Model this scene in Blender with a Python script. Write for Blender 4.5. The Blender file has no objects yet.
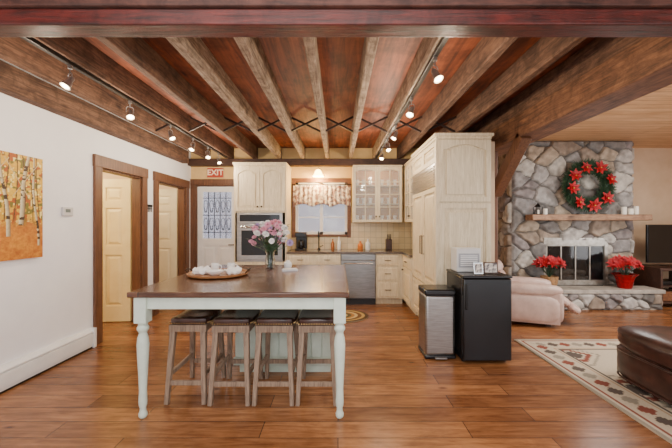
import bpy, bmesh, math, random
import numpy as np
from mathutils import Vector, Matrix, noise
random.seed(7); rng=np.random.RandomState(5)
scene=bpy.context.scene
LINK=scene.collection.objects.link
def C(r,g,b):
    f=lambda c:(c/255/12.92) if c/255<=0.04045 else ((c/255+0.055)/1.055)**2.4
    return (f(r),f(g),f(b),1.0)
# ------------------------------------------------------------ materials
MATS={}
def base(name):
    m=bpy.data.materials.new(name); m.use_nodes=True
    nt=m.node_tree; b=nt.nodes['Principled BSDF']; return m,nt,b
def coords(nt,stretch=(1,1,1),plane='XY'):
    tc=nt.nodes.new('ShaderNodeTexCoord'); src=tc.outputs['Object']
    if plane!='XY':
        s=nt.nodes.new('ShaderNodeSeparateXYZ'); c=nt.nodes.new('ShaderNodeCombineXYZ')
        nt.links.new(src,s.inputs[0])
        for i,a in enumerate({'XZ':'XZY','YX':'YXZ','YZ':'YZX'}[plane]): nt.links.new(s.outputs['XYZ'.index(a)],c.inputs[i])
        src=c.outputs[0]
    mp=nt.nodes.new('ShaderNodeMapping'); mp.inputs['Scale'].default_value=stretch
    nt.links.new(src,mp.inputs[0]); return mp.outputs[0]
def ramp(nt,src,p0,c0,p1,c1):
    r=nt.nodes.new('ShaderNodeValToRGB'); r.color_ramp.elements[0].position=p0; r.color_ramp.elements[1].position=p1
    r.color_ramp.elements[0].color=c0; r.color_ramp.elements[1].color=c1; nt.links.new(src,r.inputs['Fac']); return r.outputs['Color']
def noise_n(nt,v,scale,detail=5,dist=0,rough=.6):
    n=nt.nodes.new('ShaderNodeTexNoise'); n.inputs['Scale'].default_value=scale; n.inputs['Detail'].default_value=detail; n.inputs['Distortion'].default_value=dist
    n.inputs['Roughness'].default_value=rough; nt.links.new(v,n.inputs['Vector']); return n.outputs['Fac']
def mult(nt,a,b,fac):
    mx=nt.nodes.new('ShaderNodeMix'); mx.data_type='RGBA'; mx.blend_type='MULTIPLY'; mx.inputs[0].default_value=fac
    nt.links.new(a,mx.inputs[6]); nt.links.new(b,mx.inputs[7]); return mx.outputs[2]
def knots(nt,v,col,stretch,scale,dark,size=.09):
    mp=nt.nodes.new('ShaderNodeMapping'); mp.inputs['Scale'].default_value=stretch; nt.links.new(v,mp.inputs[0])
    vo=nt.nodes.new('ShaderNodeTexVoronoi'); vo.inputs['Scale'].default_value=scale; nt.links.new(mp.outputs[0],vo.inputs['Vector'])
    return mult(nt,col,ramp(nt,vo.outputs['Distance'],size*.25,dark,size,(1,1,1,1)),.85)
def bumpn(nt,src,b,strength,dist=.01):
    bp=nt.nodes.new('ShaderNodeBump'); bp.inputs['Strength'].default_value=strength; bp.inputs['Distance'].default_value=dist
    nt.links.new(src,bp.inputs['Height']); nt.links.new(bp.outputs[0],b.inputs['Normal'])
def mat(name,c1,c2=None,rough=.5,metal=0,scale=6,stretch=(1,1,1),bump=0,es=0,ec=None,alpha=1,trans=0,detail=4,coat=0,lo=.3,hi=.7):
    if name in MATS: return MATS[name]
    m,nt,b=base(name); L=nt.links
    if c2 is None: c2=tuple(x*.9 for x in c1[:3])+(1,)
    f=noise_n(nt,coords(nt,stretch),scale,detail)
    L.new(ramp(nt,f,lo,c1,hi,c2),b.inputs['Base Color'])
    b.inputs['Roughness'].default_value=rough; b.inputs['Metallic'].default_value=metal
    b.inputs['Alpha'].default_value=alpha; b.inputs['Transmission Weight'].default_value=trans
    b.inputs['Coat Weight'].default_value=coat
    if es: b.inputs['Emission Color'].default_value=ec or c1; b.inputs['Emission Strength'].default_value=es
    if bump: bumpn(nt,f,b,bump)
    MATS[name]=m; return m
def wood(name,c1,c2,axis='Y',rough=.5,scale=5,bump=.15,coat=0,rustic=False,rs=4.5):
    m,nt,b=base(name); v=coords(nt)
    k={'X':(.9,11,11),'Y':(11,.9,11),'Z':(11,11,.9)}[axis]
    v2=coords(nt,k)
    f=noise_n(nt,v2,scale*.8,9,.8,.68)
    col=ramp(nt,f,.34,c1,.66,c2)
    if rustic:
        col=mult(nt,col,ramp(nt,noise_n(nt,v,rs,9,.5,.72),.38,(.38,.33,.30,1),.58,(1,1,1,1)),.8)
        kk={'X':(.5,1.6,1.6),'Y':(1.6,.5,1.6),'Z':(1.6,1.6,.5)}[axis]
        col=knots(nt,v,col,kk,3.2,(.16,.11,.09,1),.12)
    nt.links.new(col,b.inputs['Base Color']); b.inputs['Roughness'].default_value=rough; b.inputs['Coat Weight'].default_value=coat
    if bump: bumpn(nt,f,b,bump)
    MATS[name]=m; return m
def plank(name,c1,c2,cm,ln,wd,plane='XY',rough=.35,mort=.004,grain=.5,g2=None,bump=.2,off=.37,gs=3,coat=0,rustic=0):
    m,nt,b=base(name); L=nt.links
    v=coords(nt,(1,1,1),plane)
    br=nt.nodes.new('ShaderNodeTexBrick'); br.inputs['Scale'].default_value=1
    br.inputs['Brick Width'].default_value=ln; br.inputs['Row Height'].default_value=wd; br.inputs['Mortar Size'].default_value=mort
    br.inputs['Mortar Smooth'].default_value=.2; br.offset=off
    br.inputs['Color1'].default_value=c1; br.inputs['Color2'].default_value=c2; br.inputs['Mortar'].default_value=cm
    L.new(v,br.inputs['Vector'])
    mp=nt.nodes.new('ShaderNodeMapping'); mp.inputs['Scale'].default_value=(.9,9,9); L.new(v,mp.inputs[0])
    f=noise_n(nt,mp.outputs[0],gs,8,.8)
    col=mult(nt,br.outputs['Color'],ramp(nt,f,.32,(1,1,1,1),.66,g2 or (.35,.3,.25,1)),grain)
    if rustic:
        mp2=nt.nodes.new('ShaderNodeMapping'); mp2.inputs['Scale'].default_value=(.5,1.1,1); L.new(v,mp2.inputs[0])
        col=mult(nt,col,ramp(nt,noise_n(nt,mp2.outputs[0],4.5,9,1.0,.7),.38,(.5,.42,.34,1),.6,(1,1,1,1)),rustic)
        col=knots(nt,v,col,(.5,1.1,1),3.0,(.24,.15,.10,1),.08)
    L.new(col,b.inputs['Base Color']); b.inputs['Roughness'].default_value=rough; b.inputs['Coat Weight'].default_value=coat
    sb=nt.nodes.new('ShaderNodeMath'); sb.operation='SUBTRACT'; L.new(f,sb.inputs[0]); L.new(br.outputs['Fac'],sb.inputs[1])
    bumpn(nt,sb.outputs[0],b,bump,.004)
    return m
def attrmat(name,rough=.8,bump=.3,scale=40):
    m,nt,b=base(name); L=nt.links
    a=nt.nodes.new('ShaderNodeAttribute'); a.attribute_name='Col'
    f=noise_n(nt,coords(nt),scale,5)
    L.new(mult(nt,a.outputs['Color'],ramp(nt,f,.3,(.6,.6,.6,1),.65,(1,1,1,1)),.6),b.inputs['Base Color'])
    b.inputs['Roughness'].default_value=rough
    bumpn(nt,f,b,bump)
    return m

M_wall=mat('white_plaster',C(244,243,245),C(236,235,239),rough=.8,scale=3,bump=.05)
M_beige=mat('beige_plaster',C(220,194,164),C(208,180,148),rough=.8,scale=3)
M_floor=plank('oak_floor',C(184,128,82),C(142,94,58),C(74,46,30),1.4,.18,'XY',rough=.27,grain=.7,g2=C(150,116,88),gs=3,mort=.003,bump=.22,rustic=.6)
M_ply=wood('red_plywood',C(168,90,54),C(92,46,30),'Y',rough=.6,scale=2,rustic=True,rs=2.6)
M_pine=plank('pine_ceiling',C(232,194,150),C(212,170,124),C(140,100,68),3.0,.13,'XY',rough=.5,grain=.5,g2=C(178,138,104))
M_joist_t=wood('weathered_joist',C(198,178,156),C(112,90,74),'Y',rough=.85,scale=5,bump=.5,rustic=True,rs=6)
M_joist_b=wood('brown_joist',C(134,98,76),C(70,48,38),'Y',rough=.8,scale=5,bump=.5,rustic=True,rs=6)
M_beamX=wood('painted_beam',C(108,36,28),C(50,28,24),'X',rough=.5,scale=4,bump=.5,rustic=True,rs=9)
M_beamD=wood('dark_beam',C(88,56,42),C(52,34,26),'X',rough=.6,rustic=True)
M_plate=wood('weathered_plate',C(104,62,50),C(58,38,32),'X',rough=.7,scale=4,rustic=True,rs=9)
M_beamY=wood('long_beam',C(152,104,72),C(88,58,40),'Y',rough=.7,scale=4,bump=.4,rustic=True,rs=5)
M_case=wood('brown_casing',C(122,80,52),C(80,50,34),'Z',rough=.5)
M_case2=wood('brown_casing_h',C(122,80,52),C(80,50,34),'X',rough=.5)
M_cream=wood('cream_cabinet',C(234,220,192),C(200,182,148),'Z',rough=.5,bump=.05,scale=6)
M_creamD=mat('cream_door_paint',C(244,224,164),C(236,212,148),rough=.45)
M_white=mat('white_paint',C(240,238,236),rough=.4)
M_mint=mat('pale_sage_paint',C(212,223,208),C(196,207,192),rough=.5,scale=10,bump=.05)
M_top=plank('walnut_tabletop',C(132,88,62),C(96,62,42),C(44,27,18),1.9,.15,'XY',rough=.24,grain=.8,g2=C(132,98,80),gs=4,coat=.15,rustic=.4)
M_steel=mat('brushed_steel',C(178,174,170),C(148,144,140),rough=.3,metal=.95,scale=8,stretch=(1,1,12))
M_pewter=mat('pewter_metal',C(176,170,160),C(132,126,116),rough=.35,metal=.75,scale=12)
M_chrome=mat('chrome',C(215,215,215),rough=.18,metal=1)
M_silver=mat('satin_silver',C(170,168,168),rough=.28,metal=.8)
M_black=mat('black_plastic',C(30,30,33),C(20,20,22),rough=.25)
M_blackm=mat('black_metal',C(30,28,27),rough=.4,metal=.5)
M_dglass=mat('dark_glass',C(14,14,16),rough=.06)
M_glass=mat('pane_glass',C(225,232,240),rough=.03,alpha=.18)
M_smoke=mat('smoked_glass',C(30,30,32),rough=.05,alpha=.5)
M_vglass=mat('clear_glass',C(240,245,248),rough=.02,trans=1)
M_granite=mat('dark_granite',C(60,50,46),C(120,104,90),rough=.15,scale=60)
M_tile=plank('cream_tile',C(228,206,160),C(214,190,144),C(180,160,130),.11,.11,'XZ',rough=.25,grain=.15,off=.0,mort=.004)
M_leather=mat('brown_leather',C(78,49,41),C(44,27,23),rough=.28,scale=8,bump=.15)
M_leatherW=mat('ivory_leather',C(218,192,180),C(188,160,148),rough=.38,scale=7,bump=.2)
M_grey=wood('driftwood',C(162,138,116),C(98,78,64),'Z',rough=.65,scale=5)
M_seat=mat('seat_leather',C(82,54,46),C(44,29,25),rough=.26,scale=10,bump=.12)
M_brass=mat('nailhead_brass',C(208,172,114),rough=.3,metal=.8)
M_bronze=mat('bronze_knob',C(70,52,38),rough=.35,metal=.9)
M_red=mat('poinsettia_red',C(200,16,32),C(136,6,20),rough=.5,scale=20)
M_foil=mat('red_foil',C(190,16,28),C(130,8,18),rough=.25,metal=.5,scale=30,bump=.6)
M_green=mat('leaf_green',C(62,92,52),C(34,58,32),rough=.5,scale=20)
M_dgreen=mat('evergreen_needle',C(56,84,54),C(28,48,32),rough=.6,scale=20)
M_yel=mat('flower_centre',C(226,190,60),rough=.6)
M_pink=mat('pink_petal',C(238,184,198),C(218,144,170),rough=.6,scale=30)
M_lav=mat('lavender_petal',C(200,180,216),C(176,150,198),rough=.6,scale=30)
M_wht=mat('white_petal',C(246,242,238),rough=.6)
M_tray=wood('tray_wood',C(180,124,78),C(130,82,48),'X',rough=.4)
M_cer=mat('white_ceramic',C(240,238,234),rough=.2)
M_bulb=mat('lit_bulb',C(255,236,200),rough=.5,es=20,ec=C(255,224,168))
M_shade=mat('lit_shade',C(255,226,170),rough=.5,es=22,ec=C(255,208,120))
M_mantel=wood('mantel_oak',C(184,146,114),C(126,92,68),'X',rough=.6,rustic=True)
M_dark=mat('soot_black',C(30,26,24),rough=.9)
M_wax=mat('candle_wax',C(244,238,224),rough=.5)
M_stone=attrmat('field_stone',rough=.8,bump=.6,scale=22)
M_rug=attrmat('woven_wool',rough=.95,bump=.4,scale=200)
M_paint=attrmat('oil_paint',rough=.6,bump=.2,scale=60)
M_dwood=wood('dark_tv_wood',C(80,50,36),C(48,30,22),'X',rough=.4)
M_out=mat('outside_siding',C(168,170,190),C(140,144,166),rough=.9,scale=2)
M_purif=mat('silver_plastic',C(212,210,208),rough=.35)
M_val=mat('floral_fabric',C(222,214,200),C(134,104,100),rough=.9,scale=16,detail=3,bump=.1,lo=.42,hi=.56)

# ------------------------------------------------------------ geometry helper
WL={}
def wloc(o): return WL.get(o.name,Vector((0,0,0))) if o else Vector((0,0,0))
class G:
    def __init__(s,m=None): s.bm=bmesh.new(); s.m=m or Matrix()
    def _add(s,vs,fs):
        V=[s.bm.verts.new(s.m@Vector(v)) for v in vs]
        for f in fs:
            try: s.bm.faces.new([V[i] for i in f])
            except ValueError: pass
        return s
    def box(s,x0,x1,y0,y1,z0,z1):
        vs=[(x,y,z) for z in(z0,z1) for y in(y0,y1) for x in(x0,x1)]
        return s._add(vs,[(0,2,3,1),(4,5,7,6),(0,1,5,4),(2,6,7,3),(0,4,6,2),(1,3,7,5)])
    def frus(s,x0,x1,z0,z1,y0,y1,i):
        vs=[(x0,y0,z0),(x1,y0,z0),(x1,y0,z1),(x0,y0,z1),(x0+i,y1,z0+i),(x1-i,y1,z0+i),(x1-i,y1,z1-i),(x0+i,y1,z1-i)]
        return s._add(vs,[(4,5,6,7),(0,1,5,4),(1,2,6,5),(2,3,7,6),(3,0,4,7)])
    def beam(s,a,b,w,h=None,w2=None):
        a=Vector(a);b=Vector(b);d=(b-a).normalized(); h=h or w
        up=Vector((0,0,1)) if abs(d.z)<.95 else Vector((0,1,0))
        x=d.cross(up).normalized(); y=x.cross(d)
        k=(w2/w) if w2 else 1
        vs=[]
        for p,q in((a,1),(b,k)):
            for sx,sy in((-1,-1),(1,-1),(1,1),(-1,1)): vs.append(p+x*sx*w/2*q+y*sy*h/2*q)
        return s._add(vs,[(3,2,1,0),(4,5,6,7),(0,1,5,4),(1,2,6,5),(2,3,7,6),(3,0,4,7)])
    def tube(s,pts,r,seg=8):
        pts=[Vector(p) for p in pts]; n=len(pts); rs=r if isinstance(r,(list,tuple)) else [r]*n
        vs=[];fs=[]; px=None
        for i,p in enumerate(pts):
            d=(pts[min(i+1,n-1)]-pts[max(i-1,0)]).normalized()
            if px is None:
                up=Vector((0,0,1)) if abs(d.z)<.9 else Vector((0,1,0)); x=d.cross(up).normalized()
            else: x=(px-d*px.dot(d)).normalized()
            px=x; y=d.cross(x)
            for k in range(seg):
                a=2*math.pi*k/seg; vs.append(p+(x*math.cos(a)+y*math.sin(a))*rs[i])
        for i in range(n-1):
            for k in range(seg):
                k2=(k+1)%seg; fs.append((i*seg+k,i*seg+k2,(i+1)*seg+k2,(i+1)*seg+k))
        fs.append(tuple(range(seg))[::-1]); fs.append(tuple((n-1)*seg+k for k in range(seg)))
        return s._add(vs,fs)
    def lathe(s,prof,c=(0,0,0),seg=20,m=None):
        c=Vector(c); vs=[];fs=[];n=len(prof)
        for r,z in prof:
            for k in range(seg):
                a=2*math.pi*k/seg; v=Vector((r*math.cos(a),r*math.sin(a),z))
                if m: v=m@v
                vs.append(c+v)
        for i in range(n-1):
            for k in range(seg):
                k2=(k+1)%seg; fs.append((i*seg+k,i*seg+k2,(i+1)*seg+k2,(i+1)*seg+k))
        if prof[0][0]>1e-4: fs.append(tuple(range(seg))[::-1])
        if prof[-1][0]>1e-4: fs.append(tuple((n-1)*seg+k for k in range(seg)))
        return s._add(vs,fs)
    def pillow(s,c,h,e=4,seg=24,rings=14,wob=0):
        vs=[];fs=[]; c=Vector(c)
        for i in range(rings+1):
            t=math.pi*i/rings
            for k in range(seg):
                a=2*math.pi*k/seg; d=Vector((math.sin(t)*math.cos(a),math.sin(t)*math.sin(a),math.cos(t)))
                q=(abs(d.x)**e+abs(d.y)**e+abs(d.z)**e)**(-1/e); d=d*q
                if wob: d*=1+wob*noise.noise(d*2.2+c)
                vs.append(c+Vector((d.x*h[0],d.y*h[1],d.z*h[2])))
        for i in range(rings):
            for k in range(seg):
                k2=(k+1)%seg; fs.append((i*seg+k,(i+1)*seg+k,(i+1)*seg+k2,i*seg+k2))
        return s._add(vs,fs)
    def sph(s,c,r,seg=10,rings=6): return s.pillow(c,(r,r,r),2,seg,rings)
    def obj(s,name,material,parent=None,smooth=True,bev=0,seg=2,local=False,label=None,subs=0,kind=None):
        if not local and parent:
            bmesh.ops.translate(s.bm,verts=s.bm.verts,vec=-wloc(parent))
        bmesh.ops.remove_doubles(s.bm,verts=s.bm.verts,dist=1e-6)
        bmesh.ops.recalc_face_normals(s.bm,faces=s.bm.faces)
        me=bpy.data.meshes.new(name); s.bm.to_mesh(me); s.bm.free()
        me.materials.append(material)
        if smooth:
            me.polygons.foreach_set('use_smooth',[True]*len(me.polygons)); me.set_sharp_from_angle(angle=.65)
        o=bpy.data.objects.new(name,me); LINK(o)
        if parent: o.parent=parent; WL[o.name]=wloc(parent).copy()
        if bev:
            b=o.modifiers.new('bevel','BEVEL'); b.width=bev; b.segments=seg; b.limit_method='ANGLE'; b.angle_limit=.7
        if subs: sb=o.modifiers.new('sub','SUBSURF'); sb.levels=subs; sb.render_levels=subs
        if label: o['label']=label
        if kind: o['kind']=kind
        return o
def T(name,label,cat,loc,rotz=0,group=None,kind=None):
    e=bpy.data.objects.new(name,None); e.empty_display_size=.1; LINK(e); e.location=loc; e.rotation_euler[2]=rotz
    if label: e['label']=label; e['category']=cat
    if group: e['group']=group
    if kind: e['kind']=kind
    WL[e.name]=Vector(loc); return e
def tag(o,label,cat,group=None):
    o['label']=label; o['category']=cat
    if group: o['group']=group
    return o
def origin(o,p):
    p=Vector(p); o.data.transform(Matrix.Translation(-p)); o.location=p; WL[o.name]=p; return o
def dup(top,loc,rotz=None,**props):
    def rec(o,par):
        c=o.copy(); LINK(c)
        if par: c.parent=par
        for ch in list(o.children): rec(ch,c)
        return c
    kids=rec(top,None); kids.location=loc; WL[kids.name]=Vector(loc)
    if rotz is not None: kids.rotation_euler[2]=rotz
    for k,v in props.items(): kids[k]=v
    return kids
def S(name,g,m,bev=0): return g.obj(name,m,bev=bev,smooth=False,kind='structure')
def TR(x,y,z,rz=0): return Matrix.Translation((x,y,z))@Matrix.Rotation(rz,4,'Z')
H=math.pi/2
def gridmesh(name,panels,material,parent=None,kind=None):
    V=[];F=[];K=[];off=0
    for P,col,mask in panels:
        nv,nu=P.shape[:2]; V.append(P.reshape(-1,3)); K.append(col.reshape(-1,3))
        ii,jj=np.meshgrid(np.arange(nv-1),np.arange(nu-1),indexing='ij')
        if mask is not None: ii=ii[mask];jj=jj[mask]
        ii=ii.ravel();jj=jj.ravel(); a=ii*nu+jj+off
        F.append(np.stack([a,a+1,a+nu+1,a+nu],1)); off+=nv*nu
    V=np.concatenate(V);K=np.concatenate(K);F=np.concatenate(F)
    if parent: V=V-np.array(wloc(parent))
    me=bpy.data.meshes.new(name); me.from_pydata(V.tolist(),[],F.tolist())
    at=me.color_attributes.new('Col','FLOAT_COLOR','POINT')
    at.data.foreach_set('color',np.concatenate([K,np.ones((len(K),1))],1).astype(np.float32).ravel())
    me.polygons.foreach_set('use_smooth',[True]*len(me.polygons)); me.materials.append(material); me.update()
    o=bpy.data.objects.new(name,me); LINK(o)
    if parent: o.parent=parent; WL[o.name]=wloc(parent).copy()
    if kind: o['kind']=kind
    return o
def vnoise(u,v,seed,freq):
    r=np.random.RandomState(seed); t=r.rand(64,64)
    x=u*freq;y=v*freq; xi=np.floor(x).astype(int);yi=np.floor(y).astype(int); fx=x-xi;fy=y-yi
    fx=fx*fx*(3-2*fx);fy=fy*fy*(3-2*fy); g=lambda a,b:t[(yi+b)%64,(xi+a)%64]
    return (g(0,0)*(1-fx)+g(1,0)*fx)*(1-fy)+(g(0,1)*(1-fx)+g(1,1)*fx)*fy

# ------------------------------------------------------------ room shell
XL=-2.83; YB=6.35; CZ=2.86; CB=YB-.008
S('floor',G().box(-4.75,7.1,-2.5,6.5,-.1,0),M_floor)
g=G()
g.box(-2.95,XL,-2.5,3.93,0,CZ).box(-2.95,XL,3.93,4.74,2.07,CZ).box(-2.95,XL,4.74,5.17,0,CZ).box(-2.95,XL,5.17,6.1,2.07,CZ).box(-2.95,XL,6.1,YB,0,CZ)
S('wall_left',g,M_wall)
DX0,DX1,DH=-2.74,-1.93,2.15
WX0,WX1,WZ0,WZ1=-.82,.18,1.2,2.2
g=G(); y0,y1=YB,YB+.14
g.box(-2.95,DX0,y0,y1,0,CZ).box(DX0,DX1,y0,y1,DH,CZ).box(DX1,WX0,y0,y1,0,CZ).box(WX0,WX1,y0,y1,0,WZ0).box(WX0,WX1,y0,y1,WZ1,CZ).box(WX1,1.82,y0,y1,0,CZ)
S('wall_back',g,mat('kitchen_tan',C(226,192,134),C(214,178,118),rough=.8))
S('wall_living_back',G().box(1.82,7.1,y0,y1,0,CZ),M_beige)
S('wall_right',G().box(7,7.12,-2.5,1.2,0,CZ).box(7,7.12,1.2,3.6,0,.8).box(7,7.12,1.2,3.6,2.2,CZ).box(7,7.12,3.6,YB,0,CZ),M_beige)
S('wall_kitchen_partition',G().box(1.79,1.9,4.0,YB,0,2.4),M_beige)
S('wall_hall_outer',G().box(-4.75,-4.65,-2.5,6.5,0,2.6),M_beige)
S('wall_hall_divider',G().box(-4.65,-2.95,4.95,5.03,0,2.6),M_beige)
S('wall_hall_near',G().box(-4.65,-2.95,3.0,3.08,0,2.6),M_beige)
S('wall_hall_end',G().box(-4.65,-2.95,6.4,6.5,0,2.6),M_beige)
S('ceiling_hall',G().box(-4.75,-2.95,2.9,6.5,2.6,2.7),M_white)
S('ceiling',G().box(-2.95,2.1,-2.5,6.5,CZ,CZ+.1),M_ply)
S('ceiling_living',G().box(2.1,7.1,-2.5,6.5,CZ,CZ+.1),M_pine)
S('baseboard_left',G().box(XL,XL+.02,4.88,5.03,0,.1),M_case)
S('baseboard_back',G().box(5.3,7,YB-.02,YB,0,.1),M_case2)
def casing_left(n,ya,yb,h):
    g=G(); w=.12
    g.box(XL,XL+.03,ya-w,ya,0,h+w).box(XL,XL+.03,yb,yb+w,0,h+w).box(XL,XL+.035,ya-w-.01,yb+w+.01,h,h+.14)
    g.box(-2.95,XL,ya,ya+.02,0,h).box(-2.95,XL,yb-.02,yb,0,h).box(-2.95,XL,ya,yb,h-.02,h)
    S('trim_%d'%n,g,M_case,bev=.004)
casing_left(1,3.93,4.74,2.07); casing_left(2,5.17,6.1,2.07)
g=G(); w=.09
g.box(DX0-w,DX0,YB-.03,YB,0,DH).box(DX1,DX1+w,YB-.03,YB,0,DH).box(DX0-w,DX1+w,YB-.035,YB,DH,DH+.11)
g.box(DX0,DX0+.02,YB,YB+.14,0,DH).box(DX1-.02,DX1,YB,YB+.14,0,DH).box(DX0,DX1,YB,YB+.14,DH-.02,DH)
S('trim_3',g,M_case,bev=.004)
def six_panel(name,M,w,h,material):
    g=G(M); t=.04; st=.11; mid=.1
    zs=[(.22,.95),(1.08,1.62),(1.72,h-.12)]
    xs=[(st,w/2-mid/2),(w/2+mid/2,w-st)]
    g.box(0,st,-t,0,0,h).box(w-st,w,-t,0,0,h).box(w/2-mid/2,w/2+mid/2,-t,0,.22,h-.12)
    for a,b in((0,.22),(.95,1.08),(1.62,1.72),(h-.12,h)): g.box(st,w-st,-t,0,a,b)
    for xa,xb in xs:
        for za,zb in zs:
            g.box(xa,xb,-t+.018,-.018,za,zb); g.frus(xa+.02,xb-.02,za+.02,zb-.02,-t+.018,-t+.003,.035); g.frus(xa+.02,xb-.02,za+.02,zb-.02,-.018,-.003,.035)
    o=g.obj(name,material,smooth=False,kind='structure'); WL[o.name]=Vector((0,0,0))
    k=G(M)
    for sgn in(-1,1):
        yy=-t if sgn<0 else 0
        k.lathe([(.025,0),(.025,.008),(.01,.012),(.01,.03),(.026,.04),(.026,.055),(.0,.062)],(w-.07,yy,1.0),16,Matrix.Rotation(math.pi/2*(1 if sgn<0 else -1),4,'X'))
    k.obj('door_knob',M_bronze,o)
    return o
six_panel('door_1',TR(-2.97,4.72,.01,math.radians(180+4)),.78,2.03,M_creamD)
six_panel('door_2',TR(-2.97,6.08,.01,math.radians(180+2)),.86,2.03,mat('pale_door_paint',C(232,218,180),rough=.5))
g=G(); a,b=DX0+.025,DX1-.025; ya,yb=YB+.03,YB+.07
g.box(a,a+.1,ya,yb,.01,DH-.03).box(b-.1,b,ya,yb,.01,DH-.03).box(a+.1,b-.1,ya,yb,DH-.13,DH-.03).box(a+.1,b-.1,ya,yb,.98,1.12).box(a+.1,b-.1,ya,yb,.01,.2)
g.box(a+.1,b-.1,ya+.015,yb-.015,.2,.98).box(-2.36,-2.31,ya,yb,.2,.98)
g.frus(a+.12,-2.38,.22,.96,ya+.015,ya+.002,.04).frus(-2.29,b-.12,.22,.96,ya+.015,ya+.002,.04)
d3=S('door_3',g,M_white); WL[d3.name]=Vector((0,0,0))
G().box(a+.1,b-.1,ya+.018,ya+.024,1.12,DH-.13).obj('door_glass',M_glass,d3)
g=G(); xa,xb,za,zb=a+.1,b-.1,1.12,DH-.13
n=5
for i in range(1,n): x=xa+(xb-xa)*i/n; g.box(x-.006,x+.006,ya,ya+.01,za,zb)
for z in(za+.12,(za+zb)/2,zb-.12): g.box(xa,xb,ya,ya+.01,z-.006,z+.006)
for i in range(n):
    cx=xa+(xb-xa)*(i+.5)/n
    for cz in(za+.28,zb-.28):
        for sg in(-1,1):
            pts=[(cx+sg*.045*math.sin(t)*(1-t/9),ya+.005,cz+.09*math.cos(t*.9)*1.3) for t in [k*.45 for k in range(12)]]
            g.tube(pts,.005,5)
g.obj('iron_scrollwork',M_blackm,d3)
G().tube([(b-.05,ya-.05,1.0),(b-.15,ya-.05,1.0)],.009).tube([(b-.05,ya,1.0),(b-.05,ya-.055,1.0)],.012).obj('door_handle',M_bronze,d3)
w1=S('window_1',G().box(WX0,WX0+.05,YB+.04,YB+.1,WZ0,WZ1).box(WX1-.05,WX1,YB+.04,YB+.1,WZ0,WZ1).box(WX0,WX1,YB+.04,YB+.1,WZ0,WZ0+.05).box(WX0,WX1,YB+.04,YB+.1,WZ1-.05,WZ1)
  .box((WX0+WX1)/2-.03,(WX0+WX1)/2+.03,YB+.04,YB+.1,WZ0,WZ1).box(WX0,WX1,YB+.05,YB+.08,1.52,1.54),M_white)
WL[w1.name]=Vector((0,0,0))
G().box(WX0+.03,WX1-.03,YB+.065,YB+.07,WZ0+.03,WZ1-.03).obj('window_glass',M_glass,w1)
S('trim_4',G().box(WX0-.07,WX0,YB-.02,YB,WZ0-.06,WZ1+.08).box(WX1,WX1+.07,YB-.02,YB,WZ0-.06,WZ1+.08).box(WX0,WX1,YB-.02,YB,WZ1,WZ1+.08).box(WX0,WX1,YB-.05,YB+.04,WZ0-.04,WZ0),M_case2,bev=.003)
S('window_added',G().box(7.03,7.09,1.2,1.27,.8,2.2).box(7.03,7.09,3.53,3.6,.8,2.2).box(7.03,7.09,1.2,3.6,.8,.87).box(7.03,7.09,1.2,3.6,2.13,2.2).box(7.03,7.09,2.37,2.43,.8,2.2),M_white)  # unseen side window, added to bring light into the living area
S('wall_outside',G().box(-6,4,9.0,9.1,-.1,2.3),M_out)

# ------------------------------------------------------------ beams
def beamobj(name,x0,x1,ya,yb,z0,z1,m,label,group=None):
    o=G().box(x0,x1,ya,yb,z0,z1).obj(name,m,smooth=False,bev=.008)
    ox=(x0+x1)/2; origin(o,(ox,(ya+yb)/2,z0)); tag(o,label,'beam',group); return o
JZ=2.63; JX=[-2.48,-2.03,-1.57,-1.11,-.66,-.2,.24,.7,1.16,1.62]
for i,x in enumerate(JX):
    tan=3<=i<=7
    o=beamobj('ceiling_joist',x-.034,x+.034,1.74,YB-.002,JZ,CZ,M_joist_t if tan else M_joist_b,
       'weathered tan exposed wooden ceiling joist' if tan else 'brown stained exposed wooden ceiling joist','exposed kitchen ceiling joists')
    dy=(i*.77)%2.1-1; o.data.transform(Matrix.Translation((0,-dy,0))); o.location.y+=dy
beamobj('header_beam',XL+.002,2.12,1.62,1.738,2.38,2.46,M_beamX,'thick reddish dark stained wooden header beam across the room')
beamobj('header_beam',2.122,6.998,1.62,1.738,2.38,2.46,M_beamX,'reddish dark stained wooden header beam over the living area')
beamobj('header_plate',XL+.002,6.998,1.6,1.738,2.46,CZ,M_plate,'brown weathered wooden plate resting on the header beam')
beamobj('wall_beam',XL+.001,XL+.12,1.74,6.0,2.5,2.72,M_joist_b,'dark brown wooden beam along the white side wall')
beamobj('back_beam',XL+.001,1.78,6.2,YB-.001,2.5,2.63,M_beamD,'dark wooden beam above the kitchen cabinets')
beamobj('main_beam',2.0,2.3,1.74,YB-.001,2.36,2.62,M_beamY,'large orange brown timber beam between kitchen and living area')
beamobj('main_beam',2.02,2.28,1.74,YB-.001,2.62,CZ,M_joist_b,'timber beam stacked on the large carrying beam')
po=G().box(1.93,2.11,4.35,4.53,0,2.36).obj('wood_post',M_case,smooth=False,bev=.008); origin(po,(2.02,4.44,0)); tag(po,'brown square timber post carrying the main beam','post')
br=G().beam((2.06,4.31,1.80),(2.06,3.64,2.38),.12,.13).obj('knee_brace',M_case,smooth=False,bev=.006); origin(br,(2.06,4.31,1.8)); tag(br,'diagonal brown timber knee brace under the main beam','brace')
for i in range(len(JX)-1):
    xa,xb=JX[i]+.034,JX[i+1]-.034; y=4.45
    g=G().beam((xa,y-.02,JZ+.02),(xb,y-.02,CZ-.02),.02,.024).beam((xa,y+.02,CZ-.02),(xb,y+.02,JZ+.02),.02,.024)
    o=g.obj('cross_bridging',mat('dark_iron',C(56,40,36),rough=.5,metal=.3),smooth=False); origin(o,((xa+xb)/2,y,JZ)); tag(o,'crossed dark metal bridging strips between two ceiling joists','brace','joist bridging')

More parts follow.
